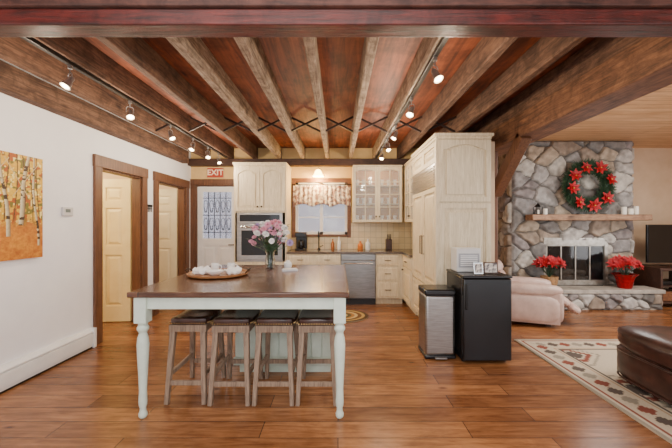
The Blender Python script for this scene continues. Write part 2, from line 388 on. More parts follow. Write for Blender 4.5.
# ------------------------------------------------------------ track lights
def spot_head():
    e=T('track_spotlight','small silver adjustable track spotlight with lit bulb','lamp',(0,0,0),group='track spotlights')
    G().lathe([(.016,-.025),(.016,0),(0,0)],(0,0,0),12).obj('track_adapter',M_silver,e,local=True)
    R=Matrix.Rotation(math.radians(-30),4,'X')
    G().tube([(0,0,-.02),(0,0,-.06)],.005).tube([(-.030,0,-.115),(-.030,0,-.072),(-.02,0,-.06),(.02,0,-.06),(.030,0,-.072),(.030,0,-.115)],.004).obj('swivel_arm',M_silver,e,local=True)
    G().lathe([(.0,.036),(.014,.034),(.020,.024),(.022,-.01),(.027,-.02),(.033,-.052),(.036,-.060),(.036,-.066),(.032,-.066),(.029,-.05),(.0,-.038)],(0,0,-.112),18,R).obj('lamp_head',M_silver,e,local=True)
    G().lathe([(0,-.070),(.016,-.068),(.026,-.058),(.029,-.048),(.0,-.04)],(0,0,-.112),16,R).obj('light_bulb',M_bulb,e,local=True)
    return e
def lamp(kind,loc,e,col,size=.05,rot=None,**k):
    l=bpy.data.lights.new('lamp',kind); l.energy=e; l.color=col[:3]
    if kind=='AREA': l.shape='RECTANGLE'; l.size=size; l.size_y=k.get('sy',size)
    else: l.shadow_soft_size=size
    o=bpy.data.objects.new('lamp_or_fill_light',l); LINK(o); o.location=loc  # shared by real fixtures and added fill lights
    if rot: o.rotation_euler=rot
    return o
WARM=(1,.82,.60)
for x in(-2.03,.70):
    t=G().box(x-.018,x+.018,1.9,6.0,JZ-.03,JZ).obj('lighting_track',M_blackm,smooth=False,bev=.003); origin(t,(x,4,JZ-.03)); tag(t,'long black lighting track mounted under a joist','lighting track')
hd=spot_head(); first=True; kk=0
for x,ys in((-2.03,(2.5,3.22,4.0,4.62,5.15,5.6)),(.70,(2.38,3.15,4.0,4.65,5.25))):
    for y in ys:
        rz=[-.5,.7,1.2,-.2,.5,.9,.6,-.7,-1.1,.2,-.4][kk]; kk+=1
        if first: hd.location=(x,y,JZ-.03); hd.rotation_euler[2]=rz; first=False
        else: dup(hd,(x,y,JZ-.03),rz)
        d=Vector((0,-math.sin(.52),-math.cos(.52))); d.rotate(Matrix.Rotation(rz,3,'Z'))
        p=Vector((x,y,JZ-.03-.112))+d*.17
        lamp('POINT',p,15,WARM,.04)

# ------------------------------------------------------------ cabinet helpers
def knob(M,x,z,par):
    G(M).lathe([(.009,0),(.009,.012),(.016,.02),(.016,.028),(0,.033)],(x,-.02,z),12,Matrix.Rotation(H,4,'X')).obj('knob',M_bronze,par)
def cdoor(par,M,w,h,arch=False,kx=None,kz=None,name='cabinet_door',material=None,bar=False):
    material=material or M_cream
    g=G(M); t=.026; s=.055
    g.box(0,s,-t,0,0,h).box(w-s,w,-t,0,0,h).box(s,w-s,-t,0,0,s)
    if arch:
        n=14
        for i in range(n):
            xa=s+(w-2*s)*i/n; xb=s+(w-2*s)*(i+1)/n; u=((i+.5)/n-.5)*2; d=s+.06*min(1,abs(u)*1.15)**2
            g.box(xa,xb,-t,0,h-d,h)
            if xa>s+.019 and xb<w-s-.019: g.box(xa,xb,-t+.006,0,s+.03,h-d-.022)
    else: g.box(s,w-s,-t,0,h-s,h)
    g.box(s,w-s,-.004,0,s,h-s)
    if not arch: g.frus(s+.02,w-s-.02,s+.02,h-s-.02,-.004,-t+.001,.035)
    o=g.obj(name,material,par,smooth=False)
    if kx is not None:
        if bar: G(M).tube([(kx,-.02,kz-.12),(kx,-.05,kz-.12),(kx,-.05,kz+.12),(kx,-.02,kz+.12)],.007).obj('door_handle',M_bronze,o)
        else: knob(M,kx,kz,o)
    return o
def gdoor(par,M,w,h,kx):
    g=G(M); t=.02; s=.045
    g.box(0,s,-t,0,0,h).box(w-s,w,-t,0,0,h).box(s,w-s,-t,0,0,s)
    n=10
    for i in range(n):
        xa=s+(w-2*s)*i/n; xb=s+(w-2*s)*(i+1)/n; u=((i+.5)/n-.5)*2; g.box(xa,xb,-t,0,h-s-.04*u*u,h)
    g.box(w/2-.008,w/2+.008,-t,-.004,s,h-s)
    for k in range(1,4): z=s+(h-2*s)*k/4; g.box(s,w-s,-t,-.004,z-.008,z+.008)
    o=g.obj('glass_door',M_cream,par,smooth=False)
    G(M).box(s,w-s,-.008,-.004,s,h-s).obj('door_glass',M_glass,o); knob(M,kx,.1,o)
def drawer(par,M,w,h):
    g=G(M); g.box(0,w,-.02,0,0,h); g.frus(.02,w-.02,.02,h-.02,-.02,-.026,.01)
    o=g.obj('drawer',M_cream,par,smooth=False); G(M).tube([(w/2-.05,-.02,h/2),(w/2-.045,-.05,h/2),(w/2+.045,-.05,h/2),(w/2+.05,-.02,h/2)],.006).obj('drawer_handle',M_bronze,o)
FY=5.74
e=T('oven_cabinet','tall cream cabinet housing a steel wall oven','cabinet',(-1.36,6.04,0))
G().box(-1.81,-1.79,FY,CB,.0,2.44).box(-.92,-.9,FY,CB,0,2.44).box(-1.79,-.92,FY,CB,.1,.74).box(-1.79,-.92,FY,CB,1.6,2.44).box(-1.79,-.92,6.3,CB,.74,1.6).box(-1.79,-.92,FY+.06,CB,0,.1).obj('cabinet_body',M_cream,e,smooth=False)
G().box(-1.82,-.89,FY-.04,CB,2.44,2.47).box(-1.815,-.895,FY-.025,CB,2.41,2.44).obj('crown_moulding',M_cream,e,smooth=False,bev=.005)
for k in(0,1): cdoor(e,TR(-1.79+k*.438,FY,1.63),.432,.76,True,.40 if k==0 else .03,.07)
drawer(e,TR(-1.79,FY,.42),.87,.28); drawer(e,TR(-1.79,FY,.12),.87,.28)
ov=T('wall_oven','stainless steel wall oven with dark glass door','oven',(-1.36,6.0,.745))
G().box(-1.75,-.96,FY-.005,6.28,.745,1.595).obj('oven_body',M_steel,ov,smooth=False)
G().box(-1.75,-.96,FY-.035,FY-.005,.78,1.40).obj('oven_door',M_steel,ov,bev=.005)
G().box(-1.67,-1.04,FY-.038,FY-.034,.86,1.29).obj('oven_window',M_dglass,ov)
G().box(-1.75,-.96,FY-.03,FY-.005,1.415,1.585).obj('control_panel',M_steel,ov,bev=.004)
G().box(-1.70,-1.01,FY-.033,FY-.029,1.445,1.56).obj('display',M_dglass,ov)
G().tube([(-1.68,FY-.035,1.35),(-1.68,FY-.08,1.35),(-1.03,FY-.08,1.35),(-1.03,FY-.035,1.35)],.012).obj('oven_handle',M_chrome,ov)
e=T('sink_cabinet','cream base cabinet under the kitchen sink','cabinet',(-.42,6.04,0))
G().box(-.895,.045,FY,YB-.02,.1,.88).box(-.895,.045,FY+.06,YB-.02,0,.1).obj('cabinet_body',M_cream,e,smooth=False)
for k in(0,1): cdoor(e,TR(-.88+k*.465,FY,.12),.455,.56,False,.42 if k==0 else .03,.5)
drawer(e,TR(-.88,FY,.70),.455,.16); drawer(e,TR(-.415,FY,.70),.455,.16)
e=T('dishwasher','brushed stainless steel dishwasher with bar handle','dishwasher',(.35,6.04,0))
G().box(.05,.655,FY,YB-.02,.0,.88).obj('dishwasher_body',M_black,e,smooth=False)
M_steelD=mat('dark_brushed_steel',C(150,147,144),C(124,120,117),rough=.3,metal=.95,scale=8,stretch=(1,1,12))
G().box(.055,.65,FY-.03,FY,.11,.77).obj('dishwasher_door',M_steelD,e,bev=.005)
G().box(.055,.65,FY-.03,FY,.775,.875).obj('control_strip',M_steelD,e,bev=.004)
G().tube([(.1,FY-.03,.72),(.1,FY-.065,.72),(.6,FY-.065,.72),(.6,FY-.03,.72)],.01).obj('dishwasher_handle',M_chrome,e)
e=T('drawer_cabinet','cream base cabinet with a stack of drawers','cabinet',(.88,6.04,0))
G().box(.66,1.13,FY,YB-.02,.1,.88).box(.66,1.13,FY+.06,YB-.02,0,.1).obj('cabinet_body',M_cream,e,smooth=False)
for z,h in((.12,.28),(.42,.24),(.68,.18)): drawer(e,TR(.68,FY,z),.37,h)
e=T('side_base_cabinet','cream base cabinet beside the refrigerator','cabinet',(1.45,5.7,0))
G().box(1.14,1.785,5.08,YB-.02,.1,.88).box(1.2,1.785,5.08,YB-.02,0,.1).obj('cabinet_body',M_cream,e,smooth=False)
cdoor(e,TR(1.14,5.7,.12,-H),.6,.56,False,.05,.5); drawer(e,TR(1.14,5.7,.70,-H),.6,.16)
o=G().box(-.895,1.785,FY-.03,YB-.015,.882,.92).box(1.10,1.785,5.08,FY-.03,.882,.92).obj('worktop',M_granite,bev=.006); origin(o,(.4,6.04,.882)); tag(o,'dark speckled granite kitchen worktop','worktop')
g=G().box(-.885,1.785,YB-.014,YB-.002,.92,1.15).box(WX1+.07,1.785,YB-.014,YB-.002,1.15,1.42)
o=g.obj('tile_backsplash',M_tile,smooth=False); origin(o,(.4,YB,.92)); tag(o,'cream square tile backsplash behind the worktop','tiles')
UY=6.0
def upper(label,M,w,h,dep,nd,loc):
    e=T('glass_cabinet',label,'cabinet',loc)
    g=G(M); g.box(0,.02,0,dep,0,h).box(w-.02,w,0,dep,0,h).box(.02,w-.02,0,dep,0,.02).box(.02,w-.02,0,dep,h-.02,h).box(.02,w-.02,dep-.02,dep,.02,h-.02)
    for k in(1,2): g.box(.02,w-.02,.03,dep-.02,h*k/3-.008,h*k/3+.008)
    g.obj('cabinet_body',M_cream,e,smooth=False)
    g=G(M); g.box(.021,w-.021,dep-.028,dep-.021,.022,h-.022); g.obj('back_lining',mat('amber_lining',C(200,150,84),C(176,126,64),rough=.6),e,smooth=False)
    G(M).box(-.0,w,-.035,dep,h,h+.03).obj('crown_moulding',M_cream,e,bev=.005)
    dw=(w-.01)/nd
    for k in range(nd): gdoor(e,M@TR(.005+k*dw,0,.005),dw-.004,h-.01,dw-.03 if k%2==0 else .03)
    return e
upper('cream wall cabinet with arched glass lattice doors',TR(.27,UY,1.43),.90,1.01,.345,2,(.72,6.17,1.43))
upper('cream side wall cabinet with glass lattice doors',TR(1.22,5.94,1.43,-H),.85,1.01,.567,2,(1.5,5.5,1.43))
dish=T('drinking_glass','white drinking cup on a cabinet shelf','glass',(.4,6.15,1.775),group='glassware in the glass cabinet')
G().lathe([(.025,0),(.034,.11),(.031,.11),(.022,.006),(0,.006)],(0,0,0),12).obj('glass_bowl',M_cer,dish,local=True)
for z in(1.452,1.776,2.112):
    for x in(.36,.48,.60,.82,.94,1.06):
        if z==1.776 and x==.36: dish.location=(x,6.15,z)
        else: dup(dish,(x,6.15,z))
lamp('POINT',(.72,6.1,2.38),2.5,WARM,.03); lamp('POINT',(1.4,5.5,2.38),2.5,WARM,.03)

# ------------------------------------------------------------ refrigerator enclosure
RX0,RX1,RY0,RY1=1.15,1.785,3.84,5.07
e=T('refrigerator_cabinet','tall cream panelled built-in refrigerator enclosure','refrigerator',(1.47,4.45,0))
G().box(RX0+.02,RX1,RY0+.02,RY1,.1,2.42).box(RX0+.07,RX1,RY0+.05,RY1,0,.1).obj('cabinet_body',M_cream,e,smooth=False)
G().box(RX0-.03,RX1+.02,RY0-.03,RY1,2.42,2.455).box(RX0-.012,RX1,RY0-.012,RY1,2.39,2.42).obj('crown_moulding',M_cream,e,bev=.005)
cdoor(e,TR(RX0+.025,RY0+.02,1.66),.605,.72,True,name='end_panel')
cdoor(e,TR(RX0+.025,RY0+.02,.12),.605,1.52,False,name='end_panel')
G().box(RX0-.01,RX0+.025,RY0+.0,RY0+.03,.1,2.39).obj('corner_stile',M_cream,e)
for k in(0,1):
    cdoor(e,TR(RX0+.02,RY1-.01-k*.6,2.13,-H),.59,.25,False,name='upper_door')
    cdoor(e,TR(RX0+.02,RY1-.01-k*.6,.62,-H),.59,1.22,False,.55 if k==0 else .05,.5,bar=True,name='refrigerator_door')
    cdoor(e,TR(RX0+.02,RY1-.01-k*.6,.12,-H),.59,.48,False,name='freezer_drawer')
g=G()
g.box(RX0-.01,RX0+.02,RY0+.04,RY1-.02,1.85,2.12)
for k in range(7): g.box(RX0-.02,RX0-.01,RY0+.07,RY1-.05,1.88+k*.032,1.895+k*.032)
g.obj('vent_grille',M_steel,e,smooth=False)

# ------------------------------------------------------------ valance, sconce, counter items
def wavy(name,x0,x1,y,z0,z1,amp,freq,m,label,scal=0,par=None):
    nu,nv=160,14; bm=bmesh.new(); V=[]
    for j in range(nv):
        row=[]
        for i in range(nu):
            u=i/(nu-1);v=j/(nv-1); x=x0+(x1-x0)*u; zb=z0+scal*abs(math.sin(u*math.pi*3))
            z=z1+(zb-z1)*v; row.append(bm.verts.new((x,y+amp*math.sin(u*freq)*(0.4+.6*v),z)))
        V.append(row)
    for j in range(nv-1):
        for i in range(nu-1): bm.faces.new((V[j][i],V[j][i+1],V[j+1][i+1],V[j+1][i]))
    me=bpy.data.meshes.new(name);bm.to_mesh(me);bm.free();me.materials.append(m)
    me.polygons.foreach_set('use_smooth',[True]*len(me.polygons))
    o=bpy.data.objects.new(name,me);LINK(o); sd=o.modifiers.new('thick','SOLIDIFY'); sd.thickness=.004
    origin(o,((x0+x1)/2,y,z1)); tag(o,label,'curtain'); return o
wavy('window_valance',WX0-.03,WX1+.06,YB-.065,1.72,2.13,.018,85,M_val,'gathered floral fabric valance hanging over the kitchen window',.06)
o=G().tube([(WX0-.06,YB-.065,2.15),(WX1+.08,YB-.065,2.15)],.008).box(WX0-.05,WX0-.03,YB-.07,YB-.02,2.14,2.16).box(WX1+.05,WX1+.07,YB-.07,YB-.02,2.14,2.16).obj('curtain_rod',M_bronze); origin(o,(-.36,YB-.06,2.15)); tag(o,'thin bronze rod holding the floral valance','curtain rod')
e=T('wall_sconce','bronze wall sconce with a glowing glass shade above the window','lamp',(-.37,YB,2.40))
G().lathe([(.06,0),(.06,.015),(.03,.03),(0,.03)],(-.37,YB-.001,2.40),20,Matrix.Rotation(H,4,'X')).obj('back_plate',M_bronze,e)
G().tube([(-.37,YB-.03,2.40),(-.37,YB-.10,2.45),(-.37,YB-.17,2.45),(-.37,YB-.18,2.42)],.009).obj('sconce_arm',M_bronze,e)
G().lathe([(.025,0),(.055,-.03),(.075,-.08),(.105,-.13),(.10,-.13),(.07,-.08),(.0,-.02)],(-.37,YB-.18,2.42),24).obj('lamp_shade',M_shade,e)
lamp('POINT',(-.37,YB-.20,2.24),48,(1,.64,.24),.07)
e=T('faucet','tall dark gooseneck kitchen faucet','faucet',(-.36,6.2,.92))
G().tube([(0,0,0),(0,0,.26),(0,-.03,.32),(0,-.09,.34),(0,-.15,.31),(0,-.16,.25)],.012).obj('spout',M_blackm,e,local=True)
G().lathe([(.03,0),(.03,.01),(.018,.03),(.0,.03)]).tube([(.02,0,.05),(.08,0,.08)],.007).obj('tap_lever',M_blackm,e,local=True)
def bottle(x,y,z,h,r,m,label,name='bottle',cat='bottle'):
    o=G().lathe([(r*.95,0),(r,.01),(r,h*.6),(r*.4,h*.78),(r*.35,h*.95),(r*.42,h*.96),(r*.42,h),(0,h)],(0,0,0),14).obj(name,m); o.location=(x,y,z); tag(o,label,cat); return o
bottle(-.1,6.2,.92,.2,.03,mat('amber_glass',C(160,90,30),rough=.15),'amber soap bottle beside the sink','soap_bottle')
bottle(.02,6.22,.92,.24,.035,M_cer,'white lotion bottle beside the sink','soap_bottle')
bottle(.42,6.2,.92,.16,.05,mat('orange_glaze',C(206,120,50),rough=.3),'orange glazed jar against the backsplash','storage_jar','jar')
bottle(.56,6.2,.92,.2,.05,M_cer,'white ceramic canister against the backsplash','storage_jar','jar')
e=T('coffee_maker','black and steel coffee maker on the worktop','coffee maker',(-.68,6.12,.92))
G().box(-.1,.1,-.12,.12,0,.03).box(-.1,.1,.03,.12,.03,.3).box(-.1,.1,-.12,.12,.24,.33).obj('machine_body',M_black,e,local=True,bev=.01)
G().lathe([(.05,.03),(.065,.08),(.06,.16),(.04,.19),(0,.19)],(0,-.04,0),16).obj('carafe',M_dglass,e,local=True)
e=T('knife_block','dark wooden knife block with black handled knives','knife block',(.95,6.18,.92))
G().box(-.05,.05,-.08,.08,0,.2).obj('block',M_dwood,e,local=True,bev=.008)
for k in range(3): G().box(-.035+k*.028,-.022+k*.028,-.06,-.03,.2,.29).obj('knife_handle',M_black,e,local=True,bev=.003)

# ------------------------------------------------------------ left wall pieces
nu,nv=240,220; u,v=np.meshgrid(np.linspace(0,1,nu),np.linspace(0,1,nv))
PXL=XL+.002
y0p,y1p,z0p,z1p=2.1,3.12,1.09,2.01
lin=lambda r,g,b:np.array(C(r,g,b)[:3])
f1=vnoise(u,v,1,14)*.4+vnoise(u,v,2,30)*.3+vnoise(u,v,3,60)*.3
A=lin(206,146,18);B=lin(176,88,20);D=lin(122,112,36);E=lin(244,204,70)
col=A*(1-f1[...,None])+E*f1[...,None]
col[vnoise(u,v,4,30)>.64]=B; col[vnoise(u,v,5,34)>.70]=D; col[vnoise(u,v,8,44)>.78]=lin(250,230,140)
for k in range(14):
    cx=.03+k*.071; c=cx+.02*np.sin(v*5+k); m=(np.abs(u-c)<.005)&(v>.36); col[m]=lin(92,62,34)
gr=np.clip((.40-v)/.1,0,1)[...,None]; gcol=lin(160,60,14)*(1-f1[...,None])+lin(236,164,50)*f1[...,None]; col=col*(1-gr)+gcol*gr
for k,(cx,wd,ln) in enumerate([(.10,.012,.03),(.24,.017,-.03),(.40,.010,.03),(.52,.014,.02),(.66,.018,-.05),(.80,.022,.06),(.93,.012,-.03)]):
    c=cx+ln*(v-.5)*2+.012*np.sin(v*8+k); wdv=wd*(1.2-.5*v); m=(np.abs(u-c)<wdv)&(v>.12+.1*(k%3))
    sh=np.clip((u-c)/wdv*.5+.5,0,1)[...,None]; tc=lin(238,228,190)*(1-sh)+lin(130,100,66)*sh
    dk=(vnoise(u*.4,v*2.2,20+k,26)>.66)[...,None]; tc=np.where(dk,lin(66,46,32),tc); col[m]=tc[m]
for k in range(5):
    c=.3+.14*k; bch=(np.abs((u-c)-(v-.6)*(.7 if k%2 else -.6))<.004)&(v>.6)&(v<.95); col[bch]=lin(210,190,140)
Pm=np.stack([np.full_like(u,PXL+.036),y0p+(y1p-y0p)*u,z0p+(z1p-z0p)*v],-1)
e=T('canvas_painting','autumn birch forest painting on unframed canvas','painting',(PXL,2.62,1.10))
gridmesh('painted_canvas',[(Pm,col,None)],M_paint,e)
G().box(PXL,PXL+.034,y0p,y1p,z0p,z1p).obj('canvas_stretcher',mat('canvas_edge',C(196,140,50),rough=.8),e)
e=T('thermostat','small white wall thermostat with grey display','thermostat',(XL,3.43,1.53))
G().box(XL,XL+.025,3.37,3.5,1.485,1.575).obj('thermostat_case',mat('thermostat_plastic',C(206,204,206),rough=.4),e,bev=.006)
G().box(XL+.025,XL+.027,3.40,3.46,1.52,1.555).obj('display',mat('lcd_grey',C(110,120,116),rough=.2),e)
e=T('baseboard_heater','long white metal baseboard heater against the wall','heater',(XL,2.3,0))
hy0,hy1=.6,3.73
g=G(); prof=[(0,.02),(0,.215),(.03,.215),(.065,.185),(.065,.175),(.03,.19),(.03,.175),(.07,.16),(.07,.05),(.06,.045),(.06,.02)]
n=len(prof); vs=[(XL+p,y,z) for y in(hy0,hy1) for p,z in prof]; fs=[(i,(i+1)%n,n+(i+1)%n,n+i) for i in range(n)]+[tuple(range(n))[::-1],tuple(range(n,2*n))]
g._add(vs,fs); g.obj('heater_cover',M_white,e,smooth=False)
G().box(XL,XL+.075,hy1,hy1+.04,0,.22).obj('end_cap',M_white,e,bev=.004)
G().box(XL,XL+.055,hy0,hy1,0,.02).obj('heater_base',M_blackm,e)
e=T('light_switch','white double light switch plate by the doorway','switch',(XL,4.955,1.2))
G().box(XL,XL+.008,4.915,4.995,1.15,1.27).obj('switch_plate',M_white,e,bev=.003)
G().box(XL+.008,XL+.018,4.945,4.965,1.19,1.23).obj('switch_toggle',M_white,e)
e=T('wall_hook_rack','small dark key rack with tiny crosses on the wall','key rack',(XL,4.95,1.6))
G().box(XL,XL+.015,4.89,5.01,1.66,1.69).obj('rack_rail',M_blackm,e)
for k in range(3): y=4.91+k*.04; G().box(XL+.005,XL+.012,y-.004,y+.004,1.58,1.67).box(XL+.005,XL+.012,y-.014,y+.014,1.625,1.635).obj('cross_charm',M_blackm,e)
e=T('exit_sign','reddish orange sign with pale letters above the exterior door','sign',(-2.35,YB,2.29))
G().box(-2.51,-2.19,YB-.03,YB-.001,2.285,2.48).obj('sign_plate',mat('sign_frame',C(210,170,130),rough=.4),e,bev=.004)
G().box(-2.50,-2.20,YB-.033,YB-.029,2.295,2.47).obj('sign_face',mat('sign_face',C(186,62,34),C(170,48,26),rough=.4),e)
tcv=bpy.data.curves.new('exit_letters','FONT'); tcv.body='EXIT'; tcv.size=.15; tcv.align_x='CENTER'; tcv.align_y='CENTER'; tcv.extrude=.002; tcv.offset=.004
to=bpy.data.objects.new('tmp_text',tcv); LINK(to); bpy.context.view_layer.update()
tme=bpy.data.meshes.new_from_object(to.evaluated_get(bpy.context.evaluated_depsgraph_get())); bpy.data.objects.remove(to)
tme.materials.clear(); tme.materials.append(mat('letter_cream',C(255,232,204),rough=.4))
to=bpy.data.objects.new('exit_lettering',tme); LINK(to); to.parent=e; to.location=(0,-.034,.092); to.rotation_euler=(H,0,0)

# ------------------------------------------------------------ island table
TX0,TX1,TY0,TY1=-1.495,.08,2.33,3.92; TZ=.917
e=T('island_table','large kitchen island with walnut top and pale sage turned legs','kitchen island',(-.71,3.15,0))
G().box(TX0,TX1,TY0,TY1,TZ-.04,TZ).obj('table_top',M_top,e,bev=.008)
lx0,lx1,ly0,ly1=-1.412,.012,TY0+.06,TY1-.08
G().box(lx0+.04,lx1-.04,ly0-.02,ly0+.005,TZ-.13,TZ-.04).box(lx0-.02,lx0+.005,ly0+.04,ly1-.04,TZ-.13,TZ-.04).box(lx1-.005,lx1+.02,ly0+.04,ly1,TZ-.13,TZ-.04).box(lx0+.04,lx1-.02,ly1-.005,ly1+.02,TZ-.13,TZ-.04).obj('apron',M_mint,e,bev=.003)
prof=[(.02,0),(.028,.012),(.030,.03),(.022,.05),(.020,.07),(.027,.09),(.029,.12),(.026,.2),(.031,.32),(.038,.45),(.041,.53),(.036,.58),(.026,.61),(.030,.625),(.040,.64),(.040,.655),(.030,.67),(.034,.69)]
def leg(cx,cy):
    G().lathe(prof,(cx,cy,0),24).box(cx-.043,cx+.043,cy-.043,cy+.043,.69,TZ-.04).obj('leg',M_mint,e,bev=.003)
leg(lx0,ly0); leg(lx1,ly0); leg(lx0,ly1)
IX0,IX1,IY0,IY1=-.96,-.04,3.08,3.82
G().box(IX0,IX1,IY0,IY1,.09,TZ-.04).box(IX0+.03,IX1-.03,IY0+.04,IY1-.04,0,.09).obj('island_cabinet',M_mint,e,smooth=False,bev=.003)
g=G()
for k in range(9):
    x=IX0+.012+k*.1; g.box(x,x+.092,IY0-.012,IY0,.16,TZ-.05)
g.box(IX0-.01,IX1+.01,IY0-.022,IY0,.09,.16)
g.obj('beadboard_panel',M_mint,e,bev=.003)

def stool():
    e=T('counter_stool','backless counter stool with brown leather saddle seat','stool',(0,0,0),group='counter stools at the island')
    w,d,h=.158,.205,.635
    gg=G().pillow((0,0,h-.01),(w,d,.036),5,32,16)
    for v_ in gg.bm.verts: v_.co.z+= (v_.co.y/d)**2*.022-.010
    gg.obj('seat',M_seat,e,local=True)
    G().box(-w+.010,w-.010,-d+.010,d-.010,h-.085,h-.03).obj('seat_frame',M_grey,e,local=True,bev=.005)
    g=G()
    for k in range(15):
        t=-1+2*k/14
        for yy in(-d+.002,d-.002): g.sph((t*(w-.02),yy,h-.014),.005,6,4)
    for k in range(17):
        t=-1+2*k/16
        for xx in(-w+.002,w-.002): g.sph((xx,t*(d-.02),h-.03+.02*t*t),.005,6,4)
    g.obj('nailhead_trim',M_brass,e,local=True)
    bx,by,tx,ty=w-.012,d+.02,w-.04,d-.035
    for sx in(-1,1):
        for sy in(-1,1):
            G().beam((sx*bx,sy*by,0),(sx*tx,sy*ty,h-.06),.032,.034,.042).obj('leg',M_grey,e,local=True,bev=.003)
    def at(z): k=z/(h-.06); return bx*(1-k)+tx*k,by*(1-k)+ty*k
    for z,ax in((.22,'y'),(.16,'x')):
        X,Y=at(z)
        for s_ in(-1,1):
            if ax=='x': G().box(-X,X,s_*Y-.01,s_*Y+.01,z-.018,z+.018).obj('stretcher',M_grey,e,local=True,bev=.002)
            else: G().box(s_*X-.01,s_*X+.01,-Y,Y,z-.018,z+.018).obj('stretcher',M_grey,e,local=True,bev=.002)
    return e
st=stool()
for i,(x,y,r) in enumerate([(-1.185,2.79,.0),(-.84,2.77,0),(-.50,2.77,.0),(-.165,2.77,0)]):
    if i==0: st.location=(x,y,0); st.rotation_euler[2]=r
    else: dup(st,(x,y,0),r)

# ------------------------------------------------------------ tray, vase
e=T('round_tray','round wooden serving tray on the island','tray',(-1.13,3.12,TZ))
G().lathe([(.24,0),(.27,.012),(.275,.03),(.262,.03),(.25,.014),(0,.014)],(0,0,0),48).obj('tray_dish',M_tray,e,local=True)
for s_ in(-1,1): G().tube([(s_*.26,-.05,.02),(s_*.29,-.05,.05),(s_*.295,0,.06),(s_*.29,.05,.05),(s_*.26,.05,.02)],.006).obj('tray_handle',M_bronze,e,local=True)
def mug(x,y,m=M_cer,lab='white ceramic mug on the round tray'):
    e=T('mug',lab,'mug',(x,y,TZ+.0145))
    G().lathe([(.03,0),(.037,.01),(.038,.085),(.034,.085),(.032,.012),(0,.01)],(0,0,0),18).obj('cup_body',m,e,local=True)
    G().tube([(.036,0,.07),(.06,0,.065),(.064,0,.04),(.05,0,.02),(.036,0,.02)],.005,6).obj('cup_handle',m,e,local=True)
mug(-1.2,3.22); mug(-1.05,3.24)
e=T('bowl','shallow white ceramic bowl on the round tray','bowl',(-1.12,3.0,TZ+.0145))
G().lathe([(.035,0),(.075,.03),(.085,.045),(.08,.045),(.04,.008),(0,.006)],(0,0,0),24).obj('bowl_body',M_cer,e,local=True)
for k,(x,y,r) in enumerate([(-1.27,3.08,.4),(-.98,3.08,-.5)]):
    e=T('cloth_napkin','crumpled white cloth napkin on the round tray','napkin',(x,y,TZ+.0145),r)
    gg=G().pillow((0,0,.03),(.08,.06,.035),2.5,28,16)
    for v_ in gg.bm.verts:
        v_.co.z=max(0,v_.co.z+noise.noise(v_.co*28)*.03); v_.co.x+=noise.noise(v_.co*22+Vector((5,5,5)))*.03
    gg.obj('napkin_fold',M_wht,e,local=True)
e=T('glass_vase','clear glass vase of mixed flowers on the island','vase',(-.73,3.55,TZ))
G().lathe([(.04,0),(.05,.01),(.055,.08),(.042,.16),(.055,.2),(.052,.2),(.038,.16),(.05,.08),(.045,.015),(0,.012)],(0,0,0),24).obj('vase_body',M_vglass,e,local=True)
heads=[]
rr=random.Random(3)
for k in range(46):
    r_=.22*math.sqrt((k+.5)/46); a=k*2.4+rr.uniform(-.2,.2); z=.49-(r_*r_)*3.6+rr.uniform(-.06,.05)
    heads.append((r_*math.cos(a),r_*math.sin(a)*.8,z))
g=G()
for h_ in heads: g.tube([(h_[0]*.1,h_[1]*.1,.02),(h_[0]*.15,h_[1]*.15,.18),(h_[0]*.8,h_[1]*.8,h_[2]-.04),h_],.003,5)
g.obj('flower_stems',M_green,e,local=True)
g=G()
for k in range(130):
    a=rr.random()*6.28; r_=.05+.16*rr.random(); c=Vector((r_*math.cos(a),r_*math.sin(a),.20+.27*rr.random())); d=Vector((math.cos(a),math.sin(a),.3)).normalized()*.06; s_=Vector((-math.sin(a),math.cos(a),0))*.016
    g._add([c,c+d*.5+s_,c+d,c+d*.5-s_],[(0,1,2,3)])
g.obj('foliage',M_green,e,local=True)
fmesh={}
def flowerhead(m):
    if m.name in fmesh: return fmesh[m.name]
    bm=bmesh.new()
    for L_,(n_,rad,zz,tilt) in enumerate([(9,.036,0,.2),(8,.03,.006,.6),(6,.02,.012,1.0),(4,.012,.014,1.3)]):
        for i in range(n_):
            a=6.283*i/n_+L_*.4; d=Vector((math.cos(a),math.sin(a),0)); s_=Vector((-math.sin(a),math.cos(a),0))
            up=Vector((0,0,1)); tip=d*rad*math.cos(tilt)+up*(zz+rad*math.sin(tilt))
            mid=tip*.6; w_=rad*.42
            vs=[bm.verts.new(p) for p in (Vector((0,0,zz)),mid+s_*w_,tip+s_*w_*.5,tip-s_*w_*.5,mid-s_*w_)]
            bm.faces.new(vs)
    me=bpy.data.meshes.new('flower_head'); bm.to_mesh(me); bm.free(); me.materials.append(m); fmesh[m.name]=me; return me
for k,h_ in enumerate(heads):
    m=[M_pink,M_wht,M_lav,M_pink,M_wht][k%5]
    o=bpy.data.objects.new('flower',flowerhead(m)); LINK(o); o.parent=e; o.location=h_; s_=rr.uniform(.75,1.15); o.scale=(s_,)*3
    o.rotation_euler=(rr.uniform(.2,1.0)+.3,rr.uniform(-.5,.5),rr.random()*.5)
e=T('salt_shaker','small white ceramic jar next to the vase','jar',(-.55,3.62,TZ))
G().lathe([(.035,0),(.045,.02),(.04,.06),(.02,.075),(.022,.085),(0,.09)],(0,0,0),18).obj('jar_body',M_cer,e,local=True)
o=G().box(-.08,.08,-.06,.06,0,.012).box(-.07,.07,-.055,.055,.012,.02).obj('paper_stack',mat('paper_grey',C(206,206,210),rough=.5),bev=.002); o.location=(-.5,3.42,TZ); o.rotation_euler[2]=.2; tag(o,'small stack of pale papers lying beside the vase','paper')

